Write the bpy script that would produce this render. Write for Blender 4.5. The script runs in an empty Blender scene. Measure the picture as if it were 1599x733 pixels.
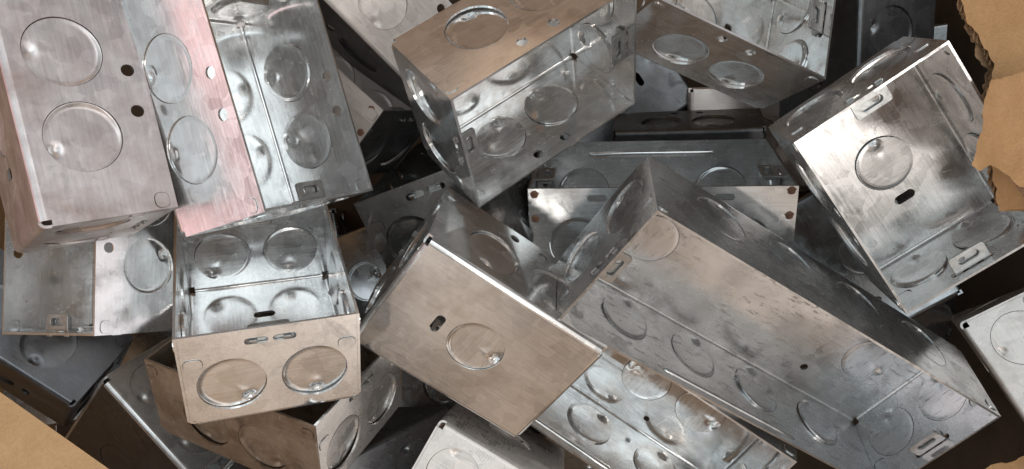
import bpy, bmesh, math, random
from mathutils import Vector, Matrix, Quaternion, Euler, noise
from mathutils.geometry import delaunay_2d_cdt

sc = bpy.context.scene
COL = sc.collection
MM = 0.001
H = 620.0                      # height of the lens above the carton floor, mm

# ------------------------------------------------------------------ camera
cam_d = bpy.data.cameras.new('camera')
cam_d.sensor_width = 36.0
cam_d.lens = 36.0 * 1185.87 / 1599.0
cam_d.clip_start = 0.01
cam_d.clip_end = 50
cam = bpy.data.objects.new('camera', cam_d)
cam.location = (0, 0, H * MM)
COL.objects.link(cam)
sc.camera = cam

# ------------------------------------------------------------------ light
sc.view_settings.view_transform = 'Standard'
sc.view_settings.look = 'None'
sc.view_settings.exposure = 0.0
sc.view_settings.gamma = 1.0
sc.render.engine = 'CYCLES'
sc.cycles.max_bounces = 8
sc.cycles.glossy_bounces = 6
sc.cycles.diffuse_bounces = 3

world = bpy.data.worlds.new("World")
sc.world = world
world.use_nodes = True
wn, wl = world.node_tree.nodes, world.node_tree.links
wn.clear()
wout = wn.new('ShaderNodeOutputWorld')
wbg = wn.new('ShaderNodeBackground')
wl.new(wbg.outputs[0], wout.inputs[0])
wtc = wn.new('ShaderNodeTexCoord')
ROOM = (0.235, 0.24, 0.245)      # the room
LOBES = [                       # direction, sharpness, colour: the room around the carton
    ((-0.97, -0.06, 0.24), 20, (1.35, 0.50, 0.44)),
    ((-0.74, -0.15, 0.68), 13, (1.05, 1.35, 1.45)),
    ((-0.60, 0.50, 0.60), 10, (0.22, 0.30, 0.34)),
    ((0.05, -0.95, 0.22), 5, (0.06, -0.06, -0.15)),
    ((0.52, -0.82, 0.24), 70, (0.45, 0.42, 0.40)),
    ((0.35, 0.90, 0.20), 60, (0.35, 0.33, 0.31)),
    ((0.30, -0.86, 0.40), 60, (1.10, 1.02, 0.96)),
    ((0.00, 1.00, 0.10), 6, (0.24, 0.06, -0.07)),
    ((0.17, 0.24, 0.95), 7, (1.10, 1.24, 1.30)),
    ((0.30, -0.44, 0.85), 24, (0.22, 0.17, 0.13)),
    ((0.26, 0.22, 0.94), 40, (1.3, 1.36, 1.36)),
    ((0.80, -0.10, 0.60), 12, (1.00, 0.92, 0.84)),
    ((-0.30, -0.68, 0.66), 22, (0.80, 0.72, 0.66)),
    ((0.70, 0.45, 0.55), 12, (0.02, -0.01, 0.0)),
]
acc = None
def wnode(t, **k):
    n = wn.new(t)
    for a, v in k.items():
        setattr(n, a, v)
    return n
base_rgb = wnode('ShaderNodeRGB'); base_rgb.outputs[0].default_value = (*ROOM, 1)
acc = base_rgb.outputs[0]
for d, k, c in LOBES:
    dn = Vector(d).normalized()
    dot = wnode('ShaderNodeVectorMath', operation='DOT_PRODUCT'); dot.inputs[1].default_value = dn
    wl.new(wtc.outputs['Generated'], dot.inputs[0])
    mx = wnode('ShaderNodeMath', operation='MAXIMUM'); mx.inputs[1].default_value = 0
    wl.new(dot.outputs['Value'], mx.inputs[0])
    pw = wnode('ShaderNodeMath', operation='POWER'); pw.inputs[1].default_value = k
    wl.new(mx.outputs[0], pw.inputs[0])
    sc_ = wnode('ShaderNodeVectorMath', operation='SCALE'); sc_.inputs[0].default_value = c
    wl.new(pw.outputs[0], sc_.inputs['Scale'])
    ad = wnode('ShaderNodeVectorMath', operation='ADD')
    wl.new(acc, ad.inputs[0]); wl.new(sc_.outputs[0], ad.inputs[1])
    acc = ad.outputs[0]
wno = wnode('ShaderNodeTexNoise'); wno.inputs['Scale'].default_value = 4.2; wno.inputs['Detail'].default_value = 2
wl.new(wtc.outputs['Generated'], wno.inputs['Vector'])
wmr = wnode('ShaderNodeMapRange'); wmr.inputs['From Min'].default_value = 0.35; wmr.inputs['From Max'].default_value = 0.65
wmr.inputs['To Min'].default_value = 0.35; wmr.inputs['To Max'].default_value = 1.65
wl.new(wno.outputs['Fac'], wmr.inputs['Value'])
wsc = wnode('ShaderNodeVectorMath', operation='SCALE')
wl.new(acc, wsc.inputs[0]); wl.new(wmr.outputs[0], wsc.inputs['Scale'])
wl.new(wsc.outputs[0], wbg.inputs['Color'])
wbg.inputs['Strength'].default_value = 1.0

def area(name, loc, target, size, sizey, power, color):
    l = bpy.data.lights.new(name, 'AREA'); l.shape = 'RECTANGLE'; l.size = size; l.size_y = sizey
    l.energy = power; l.color = color
    o = bpy.data.objects.new(name, l); COL.objects.link(o)
    o.location = loc
    o.rotation_euler = (Vector(target) - Vector(loc)).to_track_quat('-Z', 'Y').to_euler()
area('window_light', (-1.5, -0.25, 1.25), (0, 0, 0.2), 0.9, 0.7, 0.8, (1.0, 0.72, 0.68))
area('ceiling_lamp', (0.45, -0.75, 2.0), (0.1, 0, 0.2), 0.9, 0.14, 4.5, (1.0, 0.95, 0.90))

POSES = {
    'A': ('a', 1, (-213.69, 45.84, 304.88), (0.32885, -0.71562, 0.56000, -0.25720), 1.0),
    'B': ('a', 1, (-141.19, 53.13, 262.24), (0.68569, -0.40589, 0.33614, -0.50208), 1.0),
    'C': ('a', -1, (-123.17, -54.27, 236.18), (0.70254, -0.41861, -0.24516, -0.52068), 1.0),
    'T': ('a', -1, (-10.43, 93.24, 239.78), (0.19785, -0.25204, 0.42355, -0.84731), 1.0),
    'G': ('a', 1, (190.90, 36.91, 228.92), (0.88163, 0.14544, 0.03155, -0.44786), 1.0),
    'D': ('a', 1, (-17.75, -54.22, 253.62), (0.26507, -0.91537, 0.30224, 0.02214), 1.0),
    'S': ('a', 1, (101.26, 120.19, 198.44), (0.96760, -0.11125, 0.18137, -0.13594), 1.0),
    'H': ('a', -1, (-208.71, -1.84, 195.28), (0.67416, -0.18828, -0.14411, 0.69950), 1.0),
    'K': ('a', 1, (-123.17, -100.48, 204.60), (0.84989, -0.48364, -0.07969, -0.19349), 1.0),
    'E': ('e', -1, (133.97, -36.46, 213.29), (0.27411, 0.05619, -0.29359, 0.91406), 1.0),
    'P': ('p', 1, (86.26, -11.45, 158.41), (0.83424, -0.54757, -0.05523, -0.03407), 1.15),
    'L2': ('a', 1, (-1.28, -121.35, 163.32), (0.38615, 0.62352, 0.32320, -0.59804), 1.03),
    'J': ('a', 1, (-233.98, -136.48, 169.47), (0.27972, -0.34970, 0.88849, 0.10028), 1.0),
    'I': ('a', 1, (-307.84, -80.86, 170.00), (0.45128, -0.82241, 0.34199, -0.05497), 1.0),
    'Y': ('a', -1, (285.57, -83.95, 167.37), (0.11757, -0.50658, -0.24507, -0.81822), 1.0),
    'X': ('a', -1, (-15.95, 2.74, 141.48), (0.59320, -0.22928, -0.54616, -0.54522), 1.14),
    'W2': ('a', 1, (-124.66, 67.57, 164.68), (0.73726, -0.56678, 0.16453, -0.32884), 1.0),
    'V': ('a', -1, (-90.57, 105.53, 173.41), (0.64394, -0.62918, 0.43389, -0.03475), 1.0),
    'U': ('a', -1, (182.85, 100.98, 161.07), (0.49919, -0.53043, 0.58396, -0.35841), 1.0),
    'M': ('a', -1, (-99.26, -125.24, 157.01), (0.12959, 0.34602, -0.62882, 0.68415), 1.03),
    'R': ('a', 1, (121.05, 35.82, 96.12), (0.20355, -0.97305, -0.02219, -0.10608), 1.0),
    'N': ('e', -1, (53.30, -66.03, 138.79), (0.27158, -0.10228, -0.23529, 0.92759), 1.1),
}

# ------------------------------------------------------------------ materials
def steel(name, seed, metal=0.87, tint=(0.87, 0.87, 0.865), stain=(0.36, 0.29, 0.23), stain_amt=0.35, rough=(0.07, 0.21), dirt=0.3, grain_axis=0, dash=0.25):
    m = bpy.data.materials.new(name); m.use_nodes = True
    nt = m.node_tree; n, l = nt.nodes, nt.links
    b = n['Principled BSDF']; b.inputs['Metallic'].default_value = metal
    tc = n.new('ShaderNodeTexCoord')
    mp = n.new('ShaderNodeMapping'); mp.inputs['Location'].default_value = (seed * 1.37, seed * 0.71, seed * 2.1)
    l.new(tc.outputs['Object'], mp.inputs['Vector'])
    def nz(scale, detail=4, rough_=0.55, vec=None, dist=0.0):
        x = n.new('ShaderNodeTexNoise'); x.inputs['Scale'].default_value = scale
        x.inputs['Detail'].default_value = detail; x.inputs['Roughness'].default_value = rough_
        x.inputs['Distortion'].default_value = dist
        l.new(vec or mp.outputs[0], x.inputs['Vector']); return x.outputs['Fac']
    def mr(v, a, b_, c, d):
        x = n.new('ShaderNodeMapRange'); x.inputs['From Min'].default_value = a; x.inputs['From Max'].default_value = b_
        x.inputs['To Min'].default_value = c; x.inputs['To Max'].default_value = d
        l.new(v, x.inputs['Value']); return x.outputs[0]
    def mix(f, a, b_):
        x = n.new('ShaderNodeMix'); x.data_type = 'RGBA'
        l.new(f, x.inputs['Factor'])
        for s_, v in ((6, a), (7, b_)):
            if isinstance(v, tuple): x.inputs[s_].default_value = (*v, 1)
            else: l.new(v, x.inputs[s_])
        return x.outputs[2]
    def math_(op, a, b_):
        x = n.new('ShaderNodeMath'); x.operation = op
        for i, v in enumerate((a, b_)):
            if isinstance(v, (int, float)): x.inputs[i].default_value = v
            else: l.new(v, x.inputs[i])
        return x.outputs[0]
    # grain: noise stretched along the rolling direction
    st = n.new('ShaderNodeMapping'); sv = [900.0, 900.0, 900.0]; sv[grain_axis] = 60.0
    st.inputs['Scale'].default_value = sv; l.new(mp.outputs[0], st.inputs['Vector'])
    grain = nz(1.0, 3, 0.6, st.outputs[0])
    blot = nz(28.0, 5, 0.6, None, 0.4)
    fine = nz(420.0, 3, 0.7)
    big = nz(16.0, 2, 0.5)
    col = mix(mr(blot, 0.45, 0.72, 0.0, stain_amt), tint, stain)
    speck = nz(260.0, 4, 0.75, None, 0.8)
    sm = math_('MULTIPLY', mr(speck, 0.66, 0.76, 0.0, 1.0), mr(big, 0.48, 0.62, 0.0, dirt))
    col = mix(sm, col, (0.09, 0.06, 0.045))
    vor = n.new('ShaderNodeTexVoronoi'); vor.inputs['Scale'].default_value = 170.0
    vw = n.new('ShaderNodeVectorMath'); vw.operation = 'ADD'
    l.new(mp.outputs[0], vw.inputs[0])
    wn_ = n.new('ShaderNodeTexNoise'); wn_.inputs['Scale'].default_value = 120.0; l.new(mp.outputs[0], wn_.inputs['Vector'])
    ws = n.new('ShaderNodeVectorMath'); ws.operation = 'SCALE'; ws.inputs['Scale'].default_value = 0.006
    l.new(wn_.outputs['Color'], ws.inputs[0]); l.new(ws.outputs[0], vw.inputs[1]); l.new(vw.outputs[0], vor.inputs['Vector'])
    sep = n.new('ShaderNodeSeparateColor'); l.new(vor.outputs['Color'], sep.inputs[0])
    spang = sep.outputs[0]
    scr = None
    for ang, th in ((0.5, 0.735), (1.9, 0.745), (-0.4, 0.75)):
        sm_ = n.new('ShaderNodeMapping'); sm_.inputs['Rotation'].default_value = (ang, ang * 0.7, ang)
        l.new(mp.outputs[0], sm_.inputs['Vector'])
        s2 = n.new('ShaderNodeMapping'); s2.inputs['Scale'].default_value = (1500.0, 22.0, 300.0); l.new(sm_.outputs[0], s2.inputs['Vector'])
        one = mr(nz(1.0, 1, 0.5, s2.outputs[0]), th, th + 0.03, 0.0, 1.0)
        scr = one if scr is None else math_('MAXIMUM', scr, one)
    smud = math_('MULTIPLY', mr(nz(62.0, 6, 0.68, None, 1.2), 0.52, 0.66, 0.0, 1.0), mr(nz(9.0, 2, 0.5), 0.42, 0.62, 0.0, 1.0))
    col = mix(math_('MULTIPLY', smud, min(0.9, 0.12 + 0.5 * dirt)), col, tuple(c * 0.42 for c in stain))
    col = mix(math_('MULTIPLY', scr, 0.3), col, (0.9, 0.9, 0.9))
    d2 = n.new('ShaderNodeMapping'); dv = [420.0, 420.0, 420.0]; dv[grain_axis] = 90.0
    d2.inputs['Scale'].default_value = dv; l.new(mp.outputs[0], d2.inputs['Vector'])
    dsh = math_('MULTIPLY', mr(nz(1.0, 4, 0.7, d2.outputs[0]), 0.56, 0.66, 0.0, 1.0), mr(nz(20.0, 3, 0.6), 0.40, 0.62, 0.15, 1.0))
    col = mix(math_('MULTIPLY', dsh, 0.65 * dash), col, (0.26, 0.23, 0.21))
    gs0 = mr(spang, 0.0, 1.0, 0.86, 1.0)
    gs = mr(grain, 0.3, 0.7, 0.88, 1.03)
    gs = math_('MULTIPLY', gs, gs0)
    mul = n.new('ShaderNodeVectorMath'); mul.operation = 'SCALE'
    l.new(col, mul.inputs[0]); l.new(gs, mul.inputs['Scale'])
    l.new(mul.outputs[0], b.inputs['Base Color'])
    r1 = mr(blot, 0.35, 0.7, rough[0], rough[1])
    r2 = math_('ADD', r1, mr(grain, 0.3, 0.7, -0.03, 0.04))
    r3 = math_('ADD', r2, math_('MULTIPLY', sm, 0.35))
    r3 = math_('ADD', r3, mr(spang, 0.0, 1.0, -0.03, 0.04))
    r3 = math_('ADD', r3, math_('MULTIPLY', smud, 0.14))
    r3 = math_('ADD', r3, math_('MULTIPLY', scr, 0.10))
    r3 = math_('ADD', r3, math_('MULTIPLY', dsh, 0.2 * dash))
    l.new(r3, b.inputs['Roughness'])
    h1 = math_('MULTIPLY', nz(11.0, 1.0, 0.3), 0.8)
    h2 = math_('MULTIPLY', grain, 0.0024)
    h3 = math_('MULTIPLY', fine, 0.0018)
    hh = math_('ADD', math_('ADD', h1, h2), math_('ADD', h3, math_('MULTIPLY', nz(55.0, 2, 0.5), 0.018)))
    bp = n.new('ShaderNodeBump'); bp.inputs['Strength'].default_value = 0.6; bp.inputs['Distance'].default_value = 0.0028
    l.new(hh, bp.inputs['Height']); l.new(bp.outputs[0], b.inputs['Normal'])
    return m

def flat_mat(name, c, metal=0.0, rough=0.6, c2=None, scale=200):
    m = bpy.data.materials.new(name); m.use_nodes = True
    n, l = m.node_tree.nodes, m.node_tree.links; b = n['Principled BSDF']
    b.inputs['Metallic'].default_value = metal; b.inputs['Roughness'].default_value = rough
    tc = n.new('ShaderNodeTexCoord'); x = n.new('ShaderNodeTexNoise'); x.inputs['Scale'].default_value = scale
    x.inputs['Detail'].default_value = 5
    l.new(tc.outputs['Object'], x.inputs['Vector'])
    r = n.new('ShaderNodeValToRGB'); r.color_ramp.elements[0].color = (*c, 1); r.color_ramp.elements[1].color = (*(c2 or c), 1)
    r.color_ramp.elements[0].position = 0.35; r.color_ramp.elements[1].position = 0.68
    l.new(x.outputs['Fac'], r.inputs[0]); l.new(r.outputs[0], b.inputs['Base Color'])
    return m

def card_mat(name, c1, c2, bump=0.3):
    m = bpy.data.materials.new(name); m.use_nodes = True
    n, l = m.node_tree.nodes, m.node_tree.links; b = n['Principled BSDF']
    b.inputs['Roughness'].default_value = 0.85
    tc = n.new('ShaderNodeTexCoord')
    a = n.new('ShaderNodeTexNoise'); a.inputs['Scale'].default_value = 45; a.inputs['Detail'].default_value = 8; a.inputs['Roughness'].default_value = 0.7
    l.new(tc.outputs['Object'], a.inputs['Vector'])
    f = n.new('ShaderNodeTexNoise'); f.inputs['Scale'].default_value = 900; f.inputs['Detail'].default_value = 3
    l.new(tc.outputs['Object'], f.inputs['Vector'])
    r = n.new('ShaderNodeValToRGB')
    r.color_ramp.elements[0].color = (*c1, 1); r.color_ramp.elements[1].color = (*c2, 1)
    r.color_ramp.elements[0].position = 0.3; r.color_ramp.elements[1].position = 0.7
    l.new(a.outputs['Fac'], r.inputs[0])
    mx = n.new('ShaderNodeMix'); mx.data_type = 'RGBA'; mx.blend_type = 'MULTIPLY'; mx.inputs['Factor'].default_value = 0.35
    l.new(r.outputs[0], mx.inputs[6]); l.new(f.outputs['Fac'], mx.inputs[7])
    l.new(mx.outputs[2], b.inputs['Base Color'])
    bp = n.new('ShaderNodeBump'); bp.inputs['Strength'].default_value = bump; bp.inputs['Distance'].default_value = 0.001
    ad = n.new('ShaderNodeMath'); ad.operation = 'ADD'; l.new(a.outputs['Fac'], ad.inputs[0]); l.new(f.outputs['Fac'], ad.inputs[1])
    l.new(ad.outputs[0], bp.inputs['Height']); l.new(bp.outputs[0], b.inputs['Normal'])
    return m

RUST = flat_mat('rust', (0.10, 0.045, 0.03), 0.2, 0.7, (0.24, 0.12, 0.07), 900)
CARD = card_mat('cardboard', (0.58, 0.34, 0.165), (0.72, 0.44, 0.22))
CARD_SHADED = card_mat('cardboard_shaded', (0.075, 0.047, 0.03), (0.12, 0.075, 0.045))  # same cardboard, darkened: shade inside the carton put into its colour
CARD_RAW = card_mat('torn_ply', (0.34, 0.20, 0.10), (0.50, 0.31, 0.17), 0.6)
TORN = card_mat('torn_paper', (0.47, 0.25, 0.105), (0.60, 0.34, 0.155), 0.35)

# ------------------------------------------------------------------ sheet metal kit (all in mm)
T = 1.15; RB = 2.7; SB = RB * math.pi / 2
L_A, L_E, L_P, W_, D_ = 101.6, 213.5, 122.0, 75.0, 50.6
KR = 14.3

def circle(cx, cy, r, n=44, a0=0.0):
    return [(cx + r * math.cos(a0 + 2 * math.pi * i / n), cy + r * math.sin(a0 + 2 * math.pi * i / n)) for i in range(n)]
def oblong(cx, cy, length, wid, n=8, ang=0.0):
    r = wid / 2; s = length / 2 - r; p = []
    for i in range(n + 1):
        a = -math.pi / 2 + math.pi * i / n; p.append((s + r * math.cos(a), r * math.sin(a)))
    for i in range(n + 1):
        a = math.pi / 2 + math.pi * i / n; p.append((-s + r * math.cos(a), r * math.sin(a)))
    c, s_ = math.cos(ang), math.sin(ang)
    return [(cx + x * c - y * s_, cy + x * s_ + y * c) for x, y in p]
def rrect(cx, cy, w, h, r, n=5):
    p = []
    for (sx, sy, a0) in ((1, 1, 0), (-1, 1, 90), (-1, -1, 180), (1, -1, 270)):
        for i in range(n + 1):
            a = math.radians(a0 + 90 * i / n)
            p.append((cx + sx * (w / 2 - r) + r * math.cos(a), cy + sy * (h / 2 - r) + r * math.sin(a)))
    return p
def inside(p, poly):
    x, y = p; c = False; j = len(poly) - 1
    for i in range(len(poly)):
        xi, yi = poly[i]; xj, yj = poly[j]
        if (yi > y) != (yj > y) and x < (xj - xi) * (y - yi) / (yj - yi) + xi: c = not c
        j = i
    return c

def sheet(bm, outline, holes, pos, lines=(), pts=()):
    """a sheet with holes: flat outline -> two skins + cut edges; pos(u, v, side) gives the 3D point."""
    vs, es = [], []
    def loop(p):
        k = len(vs); vs.extend(Vector(q) for q in p)
        es.extend((k + i, k + (i + 1) % len(p)) for i in range(len(p)))
    loop(outline)
    for h in holes: loop(h)
    for a, b in lines:
        k = len(vs); vs.extend((Vector(a), Vector(b))); es.append((k, k + 1))
    vs.extend(Vector(p) for p in pts)
    V, E_, F_, *_r = delaunay_2d_cdt(vs, es, [], 0, 1e-5)
    keep = []
    for f in F_:
        c = (sum(V[i].x for i in f) / len(f), sum(V[i].y for i in f) / len(f))
        if inside(c, outline) and not any(inside(c, h) for h in holes): keep.append(f)
    A = [bm.verts.new(Vector(pos(v.x, v.y, 0)) * MM) for v in V]
    Bk = [bm.verts.new(Vector(pos(v.x, v.y, 1)) * MM) for v in V]
    cnt = {}
    for f in keep:
        n = len(f)
        for i in range(n):
            a, b = f[i], f[(i + 1) % n]
            cnt[(a, b)] = 1
        bm.faces.new([A[i] for i in f]); bm.faces.new([Bk[i] for i in reversed(f)])
    for (a, b) in cnt:
        if (b, a) not in cnt: bm.faces.new((A[b], A[a], Bk[a], Bk[b]))
    for v in A + Bk:
        if not v.link_faces: bm.verts.remove(v)

def soften(bm):
    ed = [e for e in bm.edges if len(e.link_faces) == 2 and e.calc_face_angle(0) > 1.2 and e.calc_length() > 0.2 * MM]
    bmesh.ops.bevel(bm, geom=ed, offset=0.2 * MM, segments=1, profile=0.5, affect='EDGES', clamp_overlap=True)

def finish(name, bm, mat, parent=None, smooth=False, kind=None):
    bmesh.ops.recalc_face_normals(bm, faces=bm.faces[:])
    me = bpy.data.meshes.new(name); bm.to_mesh(me); bm.free()
    me.materials.append(mat)
    o = bpy.data.objects.new(name, me); COL.objects.link(o)
    if parent is not None: o.parent = parent
    if kind: o['kind'] = kind
    return o

def wall_pos(key, L, W):
    if key in 'SN':
        n = Vector((0, -1 if key == 'S' else 1, 0)); t = Vector((1, 0, 0)); h = W / 2
    else:
        n = Vector((-1 if key == 'W' else 1, 0, 0)); t = Vector((0, 1, 0)); h = L / 2
    z = Vector((0, 0, 1))
    def pos(u, v, side):
        o = T * side
        if v < SB:
            ph = v / RB
            return n * (h - RB + (RB - o) * math.sin(ph)) + t * u + z * (RB - (RB - o) * math.cos(ph))
        return n * (h - o) + t * u + z * (v - SB + RB)
    def frame(u, zz):          # matrix: local z = outward, local y = up the wall
        c = n * h + t * u + z * zz
        x = z.cross(n)
        m = Matrix((x, z, n)).transposed().to_4x4(); m.translation = c * MM
        return m
    return pos, frame

# knockout disc: local z outwards, y towards the rim, the pry dimple on the -y side
def disc_mesh(name, tilt, dome, ang, seed):
    rnd = random.Random(seed); bm = bmesh.new()
    R = KR - 0.3; N = 56; rings = [0, 3, 6, 8, 9.2, 10.4, 11.4, 12.2, 12.8, 13.3, 13.7, R]
    da = -math.pi / 2 + ang
    dx, dy = 11.6 * math.cos(da), 11.6 * math.sin(da)
    ux, uy = math.cos(da), math.sin(da)
    tie = da + math.pi + rnd.uniform(-1.1, 1.1); dk = rnd.uniform(0.9, 1.9); dr = rnd.uniform(1.5, 2.4)
    def hgt(x, y, r):
        z = tilt * (x * ux + y * uy) / R + dome
        d = math.hypot(x - dx, y - dy)
        z -= dk * math.exp(-(d / dr) ** 2)                       # pry dimple
        d2 = math.hypot(x - dx * 0.70, y - dy * 0.70)
        z += 0.45 * math.exp(-(d2 / 2.0) ** 2)
        if r > 12.0:                                               # drawn edge, still joined on the tie side
            c = max(0.0, 0.5 + 0.5 * math.cos(math.atan2(y, x) - tie)) ** 2.6
            k = min(1.0, (r - 12.3) / (R - 12.3)) if r > 12.3 else 0.0
            z -= z * c * k * k * (3 - 2 * k)
        return z
    lay = []
    for side in (0, 1):
        L_ = []
        for r in rings:
            if r == 0: L_.append([bm.verts.new(Vector((0, 0, hgt(0, 0, 0) - T * side)) * MM)]); continue
            row = []
            for i in range(N):
                a = 2 * math.pi * i / N; x, y = r * math.cos(a), r * math.sin(a)
                row.append(bm.verts.new(Vector((x, y, hgt(x, y, r) - T * side )) * MM))
            L_.append(row)
        lay.append(L_)
    for side, L_ in enumerate(lay):
        for k in range(1, len(L_)):
            for i in range(N):
                j = (i + 1) % N
                if k == 1: f = (L_[0][0], L_[1][i], L_[1][j])
                else: f = (L_[k - 1][i], L_[k][i], L_[k][j], L_[k - 1][j])
                fc = bm.faces.new(f if side == 0 else tuple(reversed(f))); fc.smooth = True
    for i in range(N):
        j = (i + 1) % N
        bm.faces.new((lay[0][-1][j], lay[0][-1][i], lay[1][-1][i], lay[1][-1][j]))
        for sd in (0, 1):
            e = bm.edges.get((lay[sd][-1][i], lay[sd][-1][j]))
            if e: e.smooth = False
    # the thin bridge that still holds the disc, at the rim side
    me = bpy.data.meshes.new(name); bmesh.ops.recalc_face_normals(bm, faces=bm.faces[:]); bm.to_mesh(me); bm.free()
    return me
DISCS = [disc_mesh('knockout', t_, d_, a_, i) for i, (t_, d_, a_) in enumerate(
    [(-0.55, -1.5, 0.05), (-0.7, -1.7, -0.25), (0.45, -1.3, 0.35), (-0.2, -1.8, -0.55), (-0.85, -1.5, 0.15), (0.1, -0.9, 0.0), (-0.5, -1.35, 0.6), (0.2, -1.1, -0.1), (-0.9, -1.0, 0.25)])]
FLATD = disc_mesh('knockout', -0.2, -0.3, 0.2, 9)

def lug_mesh():
    bm = bmesh.new()
    # plate, local x along the rim, y inwards, z up; punched slot
    def pos(u, v, s): return (u, v, 45.4 - 1.3 * s)
    sheet(bm, rrect(0, 5.9, 17.5, 8.4, 1.6), [oblong(0, 6.3, 10.5, 3.6)], pos)
    def pos4(u, v, s): return (u, v, 43.4 - 1.0 * s)      # the second leaf, with the round screw hole
    sheet(bm, rrect(0.6, 5.6, 14.5, 6.6, 1.2), [circle(-2.6, 6.2, 1.5, 14)], pos4)
    def pos2(u, v, s): return (u, 2.6 - 1.1 * s, v)
    sheet(bm, rrect(0, 41.4, 15.5, 5.6, 0.8), [], pos2)
    for sx in (-1, 1):          # feet through the wall slots
        def pos3(u, v, s, sx=sx): return (sx * 7.0 + u, -0.7 + v, 44.0 + 1.0 - 1.0 * s)
        sheet(bm, rrect(0, 1.4, 3.4, 3.6, 0.4), [], pos3)
    bmesh.ops.recalc_face_normals(bm, faces=bm.faces[:])
    bmesh.ops.bevel(bm, geom=[e for e in bm.edges if len(e.link_faces) == 2 and e.calc_face_angle(0) > 1.0], offset=0.22 * MM, segments=2, profile=0.6, affect='EDGES')
    me = bpy.data.meshes.new('mounting_lug'); bm.to_mesh(me); bm.free(); return me
LUG = lug_mesh()

def spot_mesh():
    bm = bmesh.new()
    bmesh.ops.create_uvsphere(bm, u_segments=14, v_segments=6, radius=2.0 * MM)
    for v in bm.verts: v.co.z *= 0.2; v.co.x *= 1 + 0.15 * math.sin(v.co.y * 3000)
    me = bpy.data.meshes.new('weld_mark'); bm.to_mesh(me); bm.free(); me.materials.append(RUST); return me
SPOT = spot_mesh()

def rib(bm, pos, u0, u1, z, sgn, r=1.7):
    """embossed half-round rib standing proud of the sheet on one side"""
    n = 8; rows = []
    us = [u0 - r, u0 - r * 0.7, u0, *[u0 + (u1 - u0) * k / 6 for k in range(1, 6)], u1, u1 + r * 0.7, u1 + r]
    for u in us:
        if u < u0: k = math.sqrt(max(0.0, 1 - ((u0 - u) / r) ** 2))
        elif u > u1: k = math.sqrt(max(0.0, 1 - ((u - u1) / r) ** 2))
        else: k = 1.0
        k = max(k, 0.02); row = []
        for i in range(n + 1):
            a = math.pi * i / n
            off = r * 0.62 * k * math.sin(a) + 0.02
            p = Vector(pos(u, z - RB + SB + r * k * math.cos(a), 0 if sgn > 0 else 1))
            q = Vector(pos(u, z - RB + SB + r * k * math.cos(a), 1 if sgn > 0 else 0))
            d = (p - q).normalized()
            row.append(bm.verts.new((p + d * (off - 0.05)) * MM))
        rows.append(row)
    for a, b in zip(rows, rows[1:]):
        for i in range(n):
            f = bm.faces.new((a[i], b[i], b[i + 1], a[i + 1])); f.smooth = True

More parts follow.
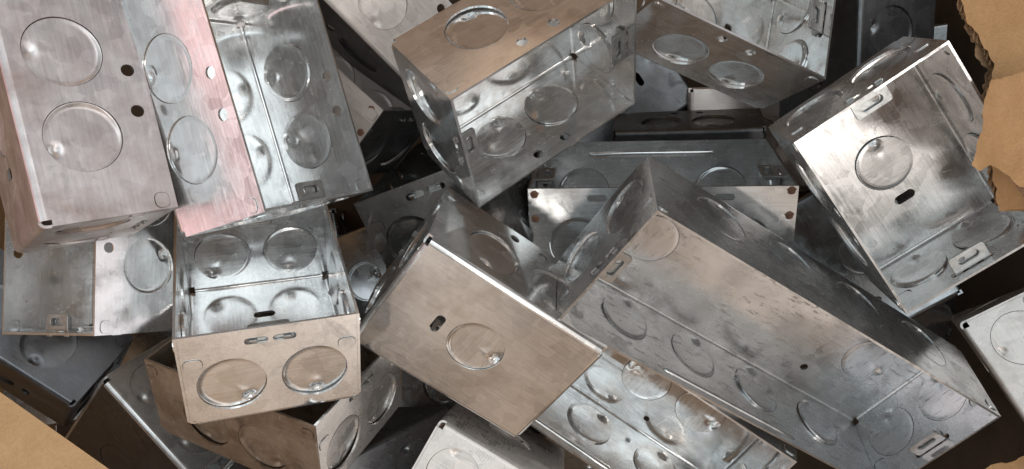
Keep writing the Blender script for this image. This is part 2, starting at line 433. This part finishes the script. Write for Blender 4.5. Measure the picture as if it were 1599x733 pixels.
def make_box(name, typ, mats, m=1, seed=0, ko_flat=False, slot=1, blank='', wall_mats={}, more_spots={}):
    """open-topped knockout box, base on z=0, rim at z=D"""
    rnd = random.Random(seed)
    L = {'a': L_A, 'e': L_E, 'p': L_P}[typ]; W = W_; D = D_
    root = bpy.data.objects.new(name, None); COL.objects.link(root); root.empty_display_size = 0.01
    mat = mats
    flip = {'W': 'E', 'E': 'W', 'S': 'S', 'N': 'N'}
    # ---- base
    bm = bmesh.new(); x0, y0 = L / 2 - RB, W / 2 - RB
    kos, holes = [], []
    if typ == 'a': kos = [(0, 0)]; holes = [oblong(m * slot * 21.75, 0, 11, 4.8, ang=math.pi / 2)]
    if typ == 'p': kos = [(-22, 0), (22, 0)]; holes = [oblong(m * 44, 0, 10, 4.6, ang=math.pi / 2)]
    if typ == 'e': kos = [(-m * 75, 0), (m * 75, -3), (m * 37, 0), (-m * 37, 0)][: (2 if name != 'N' else 4)]; holes = [circle(m * 50.4, 21, 2.3, 16), circle(-m * 50.4, -21, 2.3, 16)]
    if seed == 777: kos = [(m * 71.6, 1), (m * 36.5, 3), (-m * 36.5, 0), (-m * 71.6, 0)]; holes = [circle(m * 51.4, 26, 1.8, 16)]
    def bpos(u, v, s): return (u, v, T * s)
    sheet(bm, [(-x0, -y0), (x0, -y0), (x0, y0), (-x0, y0)], holes + [circle(x, y, KR) for x, y in kos], bpos)
    bmt = wall_mats.get('B', mat)
    soften(bm)
    base = finish('base_panel', bm, bmt, root)
    for x, y in kos:
        o = bpy.data.objects.new('knockout', None and 0 or (FLATD if ko_flat or typ == 'e' else rnd.choice(DISCS)).copy()); COL.objects.link(o)
        o.data.materials.clear(); o.data.materials.append(bmt)
        o.parent = base
        fm = Matrix(((1, 0, 0), (0, -1, 0), (0, 0, -1))).to_4x4() @ Matrix.Rotation(math.pi / 2 * rnd.choice((-1, 1, 1)), 4, 'Z')
        fm.translation = Vector((x, y, 0)) * MM; o.matrix_basis = fm
    # ---- walls
    for key in 'SNWE':
        lk = flip[key] if m < 0 else key
        longw = key in 'SN'
        U = (L / 2) if longw else (W / 2 - T - 0.12)
        pos, frame = wall_pos(key, L, W)
        vt = D - RB + SB
        out = [(-U + 2.6, 0), (U - 2.6, 0), (U - 2.6, SB + 1.4), (U, SB + 1.4), (U, vt), (-U, vt), (-U, SB + 1.4), (-U + 2.6, SB + 1.4)]
        lines = [((-U + 2.6, SB * k / 5), (U - 2.6, SB * k / 5)) for k in range(1, 6)]
        zz = lambda z: z - RB + SB
        kos, holes, ribs, spots = [], [], [], []
        if typ == 'a' and longw:
            kos = [(-17.4, 21.9), (17.4, 21.9)]; holes = [circle(-8.7, zz(44), 2.6, 20), circle(8.7, zz(44), 2.6, 20)]
        elif typ == 'p' and longw:
            kos = [(-37.5, 21.7), (37.5, 21.7)]
            if lk == 'N': ribs = [(-33, 32, 43.4, -1)]
            else: holes = [oblong(-29, zz(45.6), 9, 3.2), oblong(29, zz(45.6), 9, 3.2)]
            spots = [(-58, 49 - 1.2), (-58, 35.5), (58, 48.5), (58, 36.5)]
        elif typ == 'e' and longw:
            kos = [(-66, 22), (-21, 22), (23, 22), (68, 22)]
            kos = [(m * a, b) for a, b in kos]
            ribs = [(-42, 42, 45.2, -1)]
        else:
            kos = [(-17.4, 21.9), (17.4, 21.9)]
            holes = [oblong(-5.8, zz(44), 9.8, 3.3), oblong(5.8, zz(44), 9.8, 3.3)]
        if lk in blank: kos = []
        spots += more_spots.get(lk, [])
        wm = wall_mats.get(lk, mat)
        tabs = []
        if not (typ == 'p' and longw):
            for sx in (-1, 1): tabs.append((sx * (U - 3.9), D - 5.6) if longw else (sx * (U - 4.6), D - 15.0))
        tw = 6.6 if longw else 7.8
        holes = holes + [rrect(a, zz(b), tw, 6.0, 2.4) for a, b in tabs]
        bm = bmesh.new()
        sheet(bm, out, holes + [circle(u, zz(z), KR) for u, z in kos], pos, lines)
        for (a, b, z, sg) in ribs: rib(bm, pos, a, b, z, sg)
        # pressed locking tab near the corner
        for cu, cz in tabs:
            def tp(u, v, s, cu=cu, cz=cz):
                p = Vector(pos(cu + u, zz(cz + v), 0)); q = Vector(pos(cu + u, zz(cz + v), 1)); d = (p - q).normalized()
                return p + d * (0.45 if s == 0 else -0.6)
            sheet(bm, rrect(0, 0, tw - 0.5, 5.5, 2.15), [], tp)
        soften(bm)
        wall = finish('long_wall' if longw else 'end_wall', bm, wm, root)
        for u, z in kos:
            src = FLATD if (ko_flat and not (longw and lk == 'N') and rnd.random() < 0.7) else rnd.choice(DISCS)
            me = src.copy(); me.materials.clear(); me.materials.append(wm)
            o = bpy.data.objects.new('knockout', me); COL.objects.link(o); o.parent = wall
            o.matrix_basis = frame(u, z)
        for u, z in spots:
            o = bpy.data.objects.new('weld_mark', SPOT); COL.objects.link(o); o.parent = wall; o.matrix_basis = frame(u, z)
        if not longw:
            me = LUG.copy(); me.materials.clear(); me.materials.append(LUGM)
            o = bpy.data.objects.new('mounting_lug', me); COL.objects.link(o); o.parent = wall
            nx = -1 if key == 'W' else 1
            mx = Matrix(((0, -nx, 0, nx * L / 2 * MM), (nx, 0, 0, 0), (0, 0, 1, 0), (0, 0, 0, 1)))
            o.matrix_basis = mx
    return root

LUGM = steel('zinc_lug', 5.5, tint=(0.55, 0.55, 0.54), rough=(0.3, 0.5), dirt=0.8, stain_amt=0.5)
S1 = lambda seed, **k: steel('galvanised_steel', seed, **k)
PALE = dict(metal=0.5, tint=(0.88, 0.80, 0.75), stain=(0.70, 0.62, 0.56), stain_amt=0.4, rough=(0.25, 0.42), dirt=0.25)
BRIGHT = dict(tint=(0.88, 0.885, 0.885), stain=(0.58, 0.55, 0.52), stain_amt=0.3, rough=(0.12, 0.21), dirt=0.08)
WORN = dict(tint=(0.74, 0.725, 0.71), stain=(0.46, 0.42, 0.39), stain_amt=0.5, rough=(0.16, 0.34), dirt=0.8)
PLAIN = dict(stain=(0.46, 0.36, 0.28), stain_amt=0.55)
SHADED = dict(tint=(0.25, 0.255, 0.265), stain=(0.16, 0.14, 0.13), stain_amt=0.6, rough=(0.25, 0.45), dirt=0.6)  # steel darkened for boxes deep in the heap; shade put into the tint
RUSTY = dict(metal=0.7, tint=(0.36, 0.28, 0.21), stain=(0.16, 0.09, 0.05), stain_amt=0.9, rough=(0.32, 0.55), dirt=1.0)
SPEC = {
 'A': ('grey-pink box lying on its side at the upper left edge', dict(tint=(0.76, 0.71, 0.70), stain=(0.34, 0.23, 0.21), stain_amt=0.85, rough=(0.26, 0.46), dirt=0.4)),
 'B': ('gleaming box with a pink side, open, right of the grey-pink box', BRIGHT),
 'C': ('open box with smooth brownish front, directly below the gleaming pink-sided box', BRIGHT),
 'T': ('brown-topped box tipped on edge at top centre, open towards the lower right', PLAIN),
 'G': ('pale open box at the right, partly under the torn cardboard', WORN),
 'D': ('upturned box in the centre, brown underside with one disc and one slot', PLAIN),
 'S': ('box right of the brown-topped one, two big discs on its sloping brownish side', PLAIN),
 'H': ('box at the left edge with a pinkish side, below the grey-pink box', BRIGHT),
 'K': ('rust-brown box with a sharp corner pointing down, underneath the plain brownish front', RUSTY),
 'E': ('longest open box, stained and worn, running diagonally from the centre to the lower right', dict(tint=(0.66, 0.66, 0.66), stain=(0.40, 0.38, 0.37), stain_amt=0.5, rough=(0.15, 0.36), dirt=1.2, dash=1.0)),
 'P': ('wide box behind the longest box, rust spots on its bright near side', BRIGHT),
 'L2': ('box with pale pinkish end and rounded edge at the bottom, left of centre', PALE),
 'J': ('box with dull grey end and dark notched corner near the lower left cardboard', dict(tint=(0.72, 0.71, 0.70), stain=(0.3, 0.28, 0.26), stain_amt=0.7, rough=(0.3, 0.5), dirt=0.7)),
 'I': ('dark smudged box against the cardboard at the lower left', dict(metal=0.8, tint=(0.15, 0.155, 0.165), stain=(0.3, 0.31, 0.34), stain_amt=0.5, rough=(0.25, 0.5), dirt=0.5)),  # near-black tint carries the shade of the heap; smudges are its own
 'Y': ('pale box end cut off by the right edge of the photo', PALE),
 'X': ('dark box with two slots under its rim, left of the upturned box', dict(tint=(0.42, 0.42, 0.42), stain=(0.22, 0.2, 0.19), stain_amt=0.7, dirt=0.8)),  # tint darkened to carry the shade under the boxes above
 'W2': ('box corner, pale side and dark end, between gleaming box and brown-topped box', PALE),
 'V': ('cream-coloured box with underside tinted near-black for shade, at the top left of the brown-topped box', dict(PALE, metal=0.25, stain_amt=0.25)),
 'U': ('dark upright box with a bright vertical edge, at the top edge towards the right', SHADED),
 'M': ('dark box with one shiny rounded edge, behind the pale pinkish end at the bottom', SHADED),
 'R': ('dark box with a bright level edge, just behind the wide box with rust spots', SHADED),
 'N': ('long open box at the bottom, shiny discs inside, half hidden below the longest box', PLAIN),
}
OPT = {'J': dict(wall_mats={'B': steel('galvanised_steel', 77.0, **dict(SHADED, tint=(0.16, 0.16, 0.16)))}), 'V': dict(wall_mats={'B': steel('galvanised_steel', 75.0, **dict(SHADED, tint=(0.12, 0.125, 0.135)))}), 'D': dict(slot=-1), 'H': dict(blank='N'),  # J, V: base colour darkened in place of shade and dark reflections
       'K': dict(wall_mats={'E': steel('galvanised_steel', 71.0, **WORN)}),
       'W2': dict(more_spots={'S': [(-45.3, 46.8), (-47.9, 33.2), (45.3, 46.8), (47.9, 33.2)]}, wall_mats={'E': steel('galvanised_steel', 73.0, **SHADED)})}  # W2 end wall: darker steel colour stands in for shade
GROUP = 'steel knockout boxes heaped in the carton'
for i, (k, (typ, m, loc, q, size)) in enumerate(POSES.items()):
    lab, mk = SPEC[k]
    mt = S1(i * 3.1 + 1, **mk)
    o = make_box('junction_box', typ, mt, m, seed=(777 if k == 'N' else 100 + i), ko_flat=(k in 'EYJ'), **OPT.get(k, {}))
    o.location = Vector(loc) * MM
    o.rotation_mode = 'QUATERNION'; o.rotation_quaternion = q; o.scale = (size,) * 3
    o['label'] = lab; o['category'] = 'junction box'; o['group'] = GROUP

# ------------------------------------------------------------------ boxes deeper in the heap
def at(px, py, z):
    return Vector(((px - 799.5) / 1185.87 * z, -(py - 366.5) / 1185.87 * z, H - z))
DIM = dict(tint=(0.42, 0.43, 0.44), stain=(0.26, 0.25, 0.24), stain_amt=0.5, rough=(0.12, 0.3), dirt=0.5)  # milder darkening for the lower layer, shade mixed into the steel colour
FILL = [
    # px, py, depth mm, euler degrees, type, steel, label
    (960, 150, 560, (183, 2, 35), 'a', SHADED, 'black shadowed box in the gap right of the brown-topped box'),
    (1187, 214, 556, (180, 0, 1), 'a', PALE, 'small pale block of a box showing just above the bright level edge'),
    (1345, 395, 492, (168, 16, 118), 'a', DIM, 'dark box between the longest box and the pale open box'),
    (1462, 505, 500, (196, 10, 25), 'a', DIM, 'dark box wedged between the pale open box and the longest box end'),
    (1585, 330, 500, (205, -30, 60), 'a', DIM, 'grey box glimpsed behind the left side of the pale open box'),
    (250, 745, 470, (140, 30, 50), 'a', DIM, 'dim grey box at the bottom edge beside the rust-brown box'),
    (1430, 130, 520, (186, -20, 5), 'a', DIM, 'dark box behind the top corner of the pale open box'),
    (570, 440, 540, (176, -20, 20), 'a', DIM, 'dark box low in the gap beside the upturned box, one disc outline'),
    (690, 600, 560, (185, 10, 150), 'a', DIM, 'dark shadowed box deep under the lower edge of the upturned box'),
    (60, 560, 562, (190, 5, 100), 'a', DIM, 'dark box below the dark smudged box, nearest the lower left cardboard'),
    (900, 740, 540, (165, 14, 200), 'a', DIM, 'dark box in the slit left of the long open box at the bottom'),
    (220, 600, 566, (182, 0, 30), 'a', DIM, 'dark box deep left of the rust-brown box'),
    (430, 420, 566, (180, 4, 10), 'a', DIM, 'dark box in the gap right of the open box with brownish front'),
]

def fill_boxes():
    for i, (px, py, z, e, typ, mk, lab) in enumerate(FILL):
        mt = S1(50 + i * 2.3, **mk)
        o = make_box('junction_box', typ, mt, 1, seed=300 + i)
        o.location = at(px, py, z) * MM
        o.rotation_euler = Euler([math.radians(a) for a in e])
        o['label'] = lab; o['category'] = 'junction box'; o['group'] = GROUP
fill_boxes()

# ------------------------------------------------------------------ carton
def slab(name, pts, thick, mat, kind=None, parent=None):
    """closed slab: quad corner list in mm, thickened along its normal"""
    bm = bmesh.new(); P = [Vector(p) for p in pts]
    n = (P[1] - P[0]).cross(P[2] - P[0]).normalized() * thick
    a = [bm.verts.new(p * MM) for p in P]; b = [bm.verts.new((p + n) * MM) for p in P]
    bm.faces.new(a); bm.faces.new(b[::-1])
    for i in range(len(P)):
        j = (i + 1) % len(P); bm.faces.new((a[i], a[j], b[j], b[i]))
    return finish(name, bm, mat, parent, kind=kind)
X0, X1, Y0, Y1, ZT = -372.0, 292.0, -250.0, 250.0, 310.0
carton = bpy.data.objects.new('cardboard_carton', None); COL.objects.link(carton)
carton['label'] = 'open brown cardboard carton that holds the whole heap of steel boxes'; carton['category'] = 'carton'
slab('carton_floor', [(X0, Y0, 0), (X1, Y0, 0), (X1, Y1, 0), (X0, Y1, 0)], -4, CARD_SHADED, parent=carton)
slab('carton_side', [(X0, Y0, 0.5), (X0, Y1, 0.5), (X0, Y1, ZT), (X0, Y0, ZT)], -4, CARD, parent=carton)
slab('carton_side', [(X1, Y0, 0.5), (X1, Y0, ZT), (X1, Y1, ZT), (X1, Y1, 0.5)], -4, CARD_SHADED, parent=carton)
slab('carton_side', [(X0, Y0, 0.5), (X0, Y0, 262), (X1, Y0, 262), (X1, Y0, 0.5)], -4, CARD, parent=carton)
slab('carton_side', [(X0, Y1, 0.5), (X1, Y1, 0.5), (X1, Y1, ZT), (X0, Y1, ZT)], -4, CARD, parent=carton)

def ragged(pts, amp, step, seed):
    rnd = random.Random(seed); out = []
    for i in range(len(pts)):
        a, b = Vector(pts[i][:2]), Vector(pts[(i + 1) % len(pts)][:2]); rag = pts[i][2]
        d = b - a; n = max(1, int(d.length / step)) if rag else 1
        nn = Vector((-d.y, d.x)).normalized()
        for k in range(n):
            p = a + d * (k / n)
            if rag and k: p += nn * (noise.noise(Vector((p.x * 0.05, p.y * 0.05, seed))) * amp * 1.6 + rnd.uniform(-amp, amp) * 0.45)
            out.append((p.x, p.y))
    return out
def paper(name, px, zfun, thick, mat, amp, label, cat, seed, step=7, parent=None, grid=14):
    """torn board: outline given on its own plane (px grid at unit depth), bent by zfun, with thickness"""
    out = ragged(px, amp, step, seed)
    xs = [p[0] for p in out]; ys = [p[1] for p in out]
    pts = []
    x = min(xs) + grid * 0.6
    while x < (max(xs) if grid > 5 else 1600):
        y = min(ys) + grid * 0.6
        while y < max(ys):
            if inside((x, y), out): pts.append((x, y))
            y += grid * (1 if grid > 5 else 3)
        x += grid
    bm = bmesh.new()
    def pos(u, v, s): return at(u, v, zfun(u, v) + s * thick)
    sheet(bm, out, [], pos, pts=pts)
    for f in bm.faces: f.smooth = False
    o = finish(name, bm, mat, parent)
    if parent is None: o['label'] = label; o['category'] = cat
    return o
# folded flap across the lower left corner
paper('carton_flap', [(-260, 440, False), (-2, 611, False), (60, 655, False), (172, 734, False), (420, 905, False), (-60, 1100, False)],
      lambda u, v: 392 - 0.10 * (v - 600) + 0.02 * u, 4.0, CARD, 0, '', '', 3, parent=carton)
# torn board at the right
torn = paper('torn_cardboard', [(1490, -40, True), (1508, 30, True), (1530, 62, True), (1553, 100, True), (1545, 128, True), (1530, 170, True), (1560, 330, False), (1700, 330, False), (1700, -60, False)],
      lambda u, v: 352 + 4 * noise.noise(Vector((u * 0.012, v * 0.012, 3))) + 0.03 * (v - 100), 2.6, TORN, 4.0,
      'torn brown cardboard with a ragged edge at the top right corner', 'cardboard', 11)
paper('corrugated_core', [(1486, -40, True), (1502, 26, True), (1522, 64, True), (1546, 104, True), (1541, 130, True), (1527, 172, True), (1556, 322, False), (1690, 320, False), (1690, -50, False)],
      lambda u, v: 354.6 + 1.0 * math.sin((u + 0.35 * v) * 0.75) + 0.03 * (v - 100), 0.5, CARD_RAW, 5.0, '', '', 41, step=4, parent=torn, grid=2.1)
ply = paper('torn_ply', [(1484, -40, True), (1498, 22, True), (1516, 66, True), (1540, 106, True), (1538, 130, True), (1524, 172, True), (1560, 325, False), (1695, 325, False), (1695, -55, False)],
      lambda u, v: 357.0 + 1 * noise.noise(Vector((u * 0.01, v * 0.01, 5))) + 0.03 * (v - 100), 0.8, CARD_RAW, 5.0, '', '', 31, step=4, parent=torn)
paper('torn_cardboard_flap', [(1548, 126, True), (1536, 165, True), (1534, 205, True), (1517, 258, False), (1530, 268, False), (1546, 258, True), (1570, 272, True), (1592, 292, False), (1700, 300, False), (1700, 110, False), (1600, 112, True)],
      lambda u, v: 325 + 4 * noise.noise(Vector((u * 0.02, v * 0.02, 8))) - 10 * math.exp(-((u - 1520) / 30) ** 2), 1.4, TORN, 2.0,
      'folded tongue of torn brown paper lying over the pale open box at the right', 'cardboard', 5)
paper('torn_cardboard_scrap', [(1520, 745, True), (1556, 724, True), (1578, 722, True), (1599, 712, True), (1660, 700, False), (1660, 820, False), (1520, 820, False)],
      lambda u, v: 400 - 0.1 * (v - 700), 2.0, TORN, 3.0,
      'small torn cardboard edge in the bottom right corner', 'cardboard', 21)
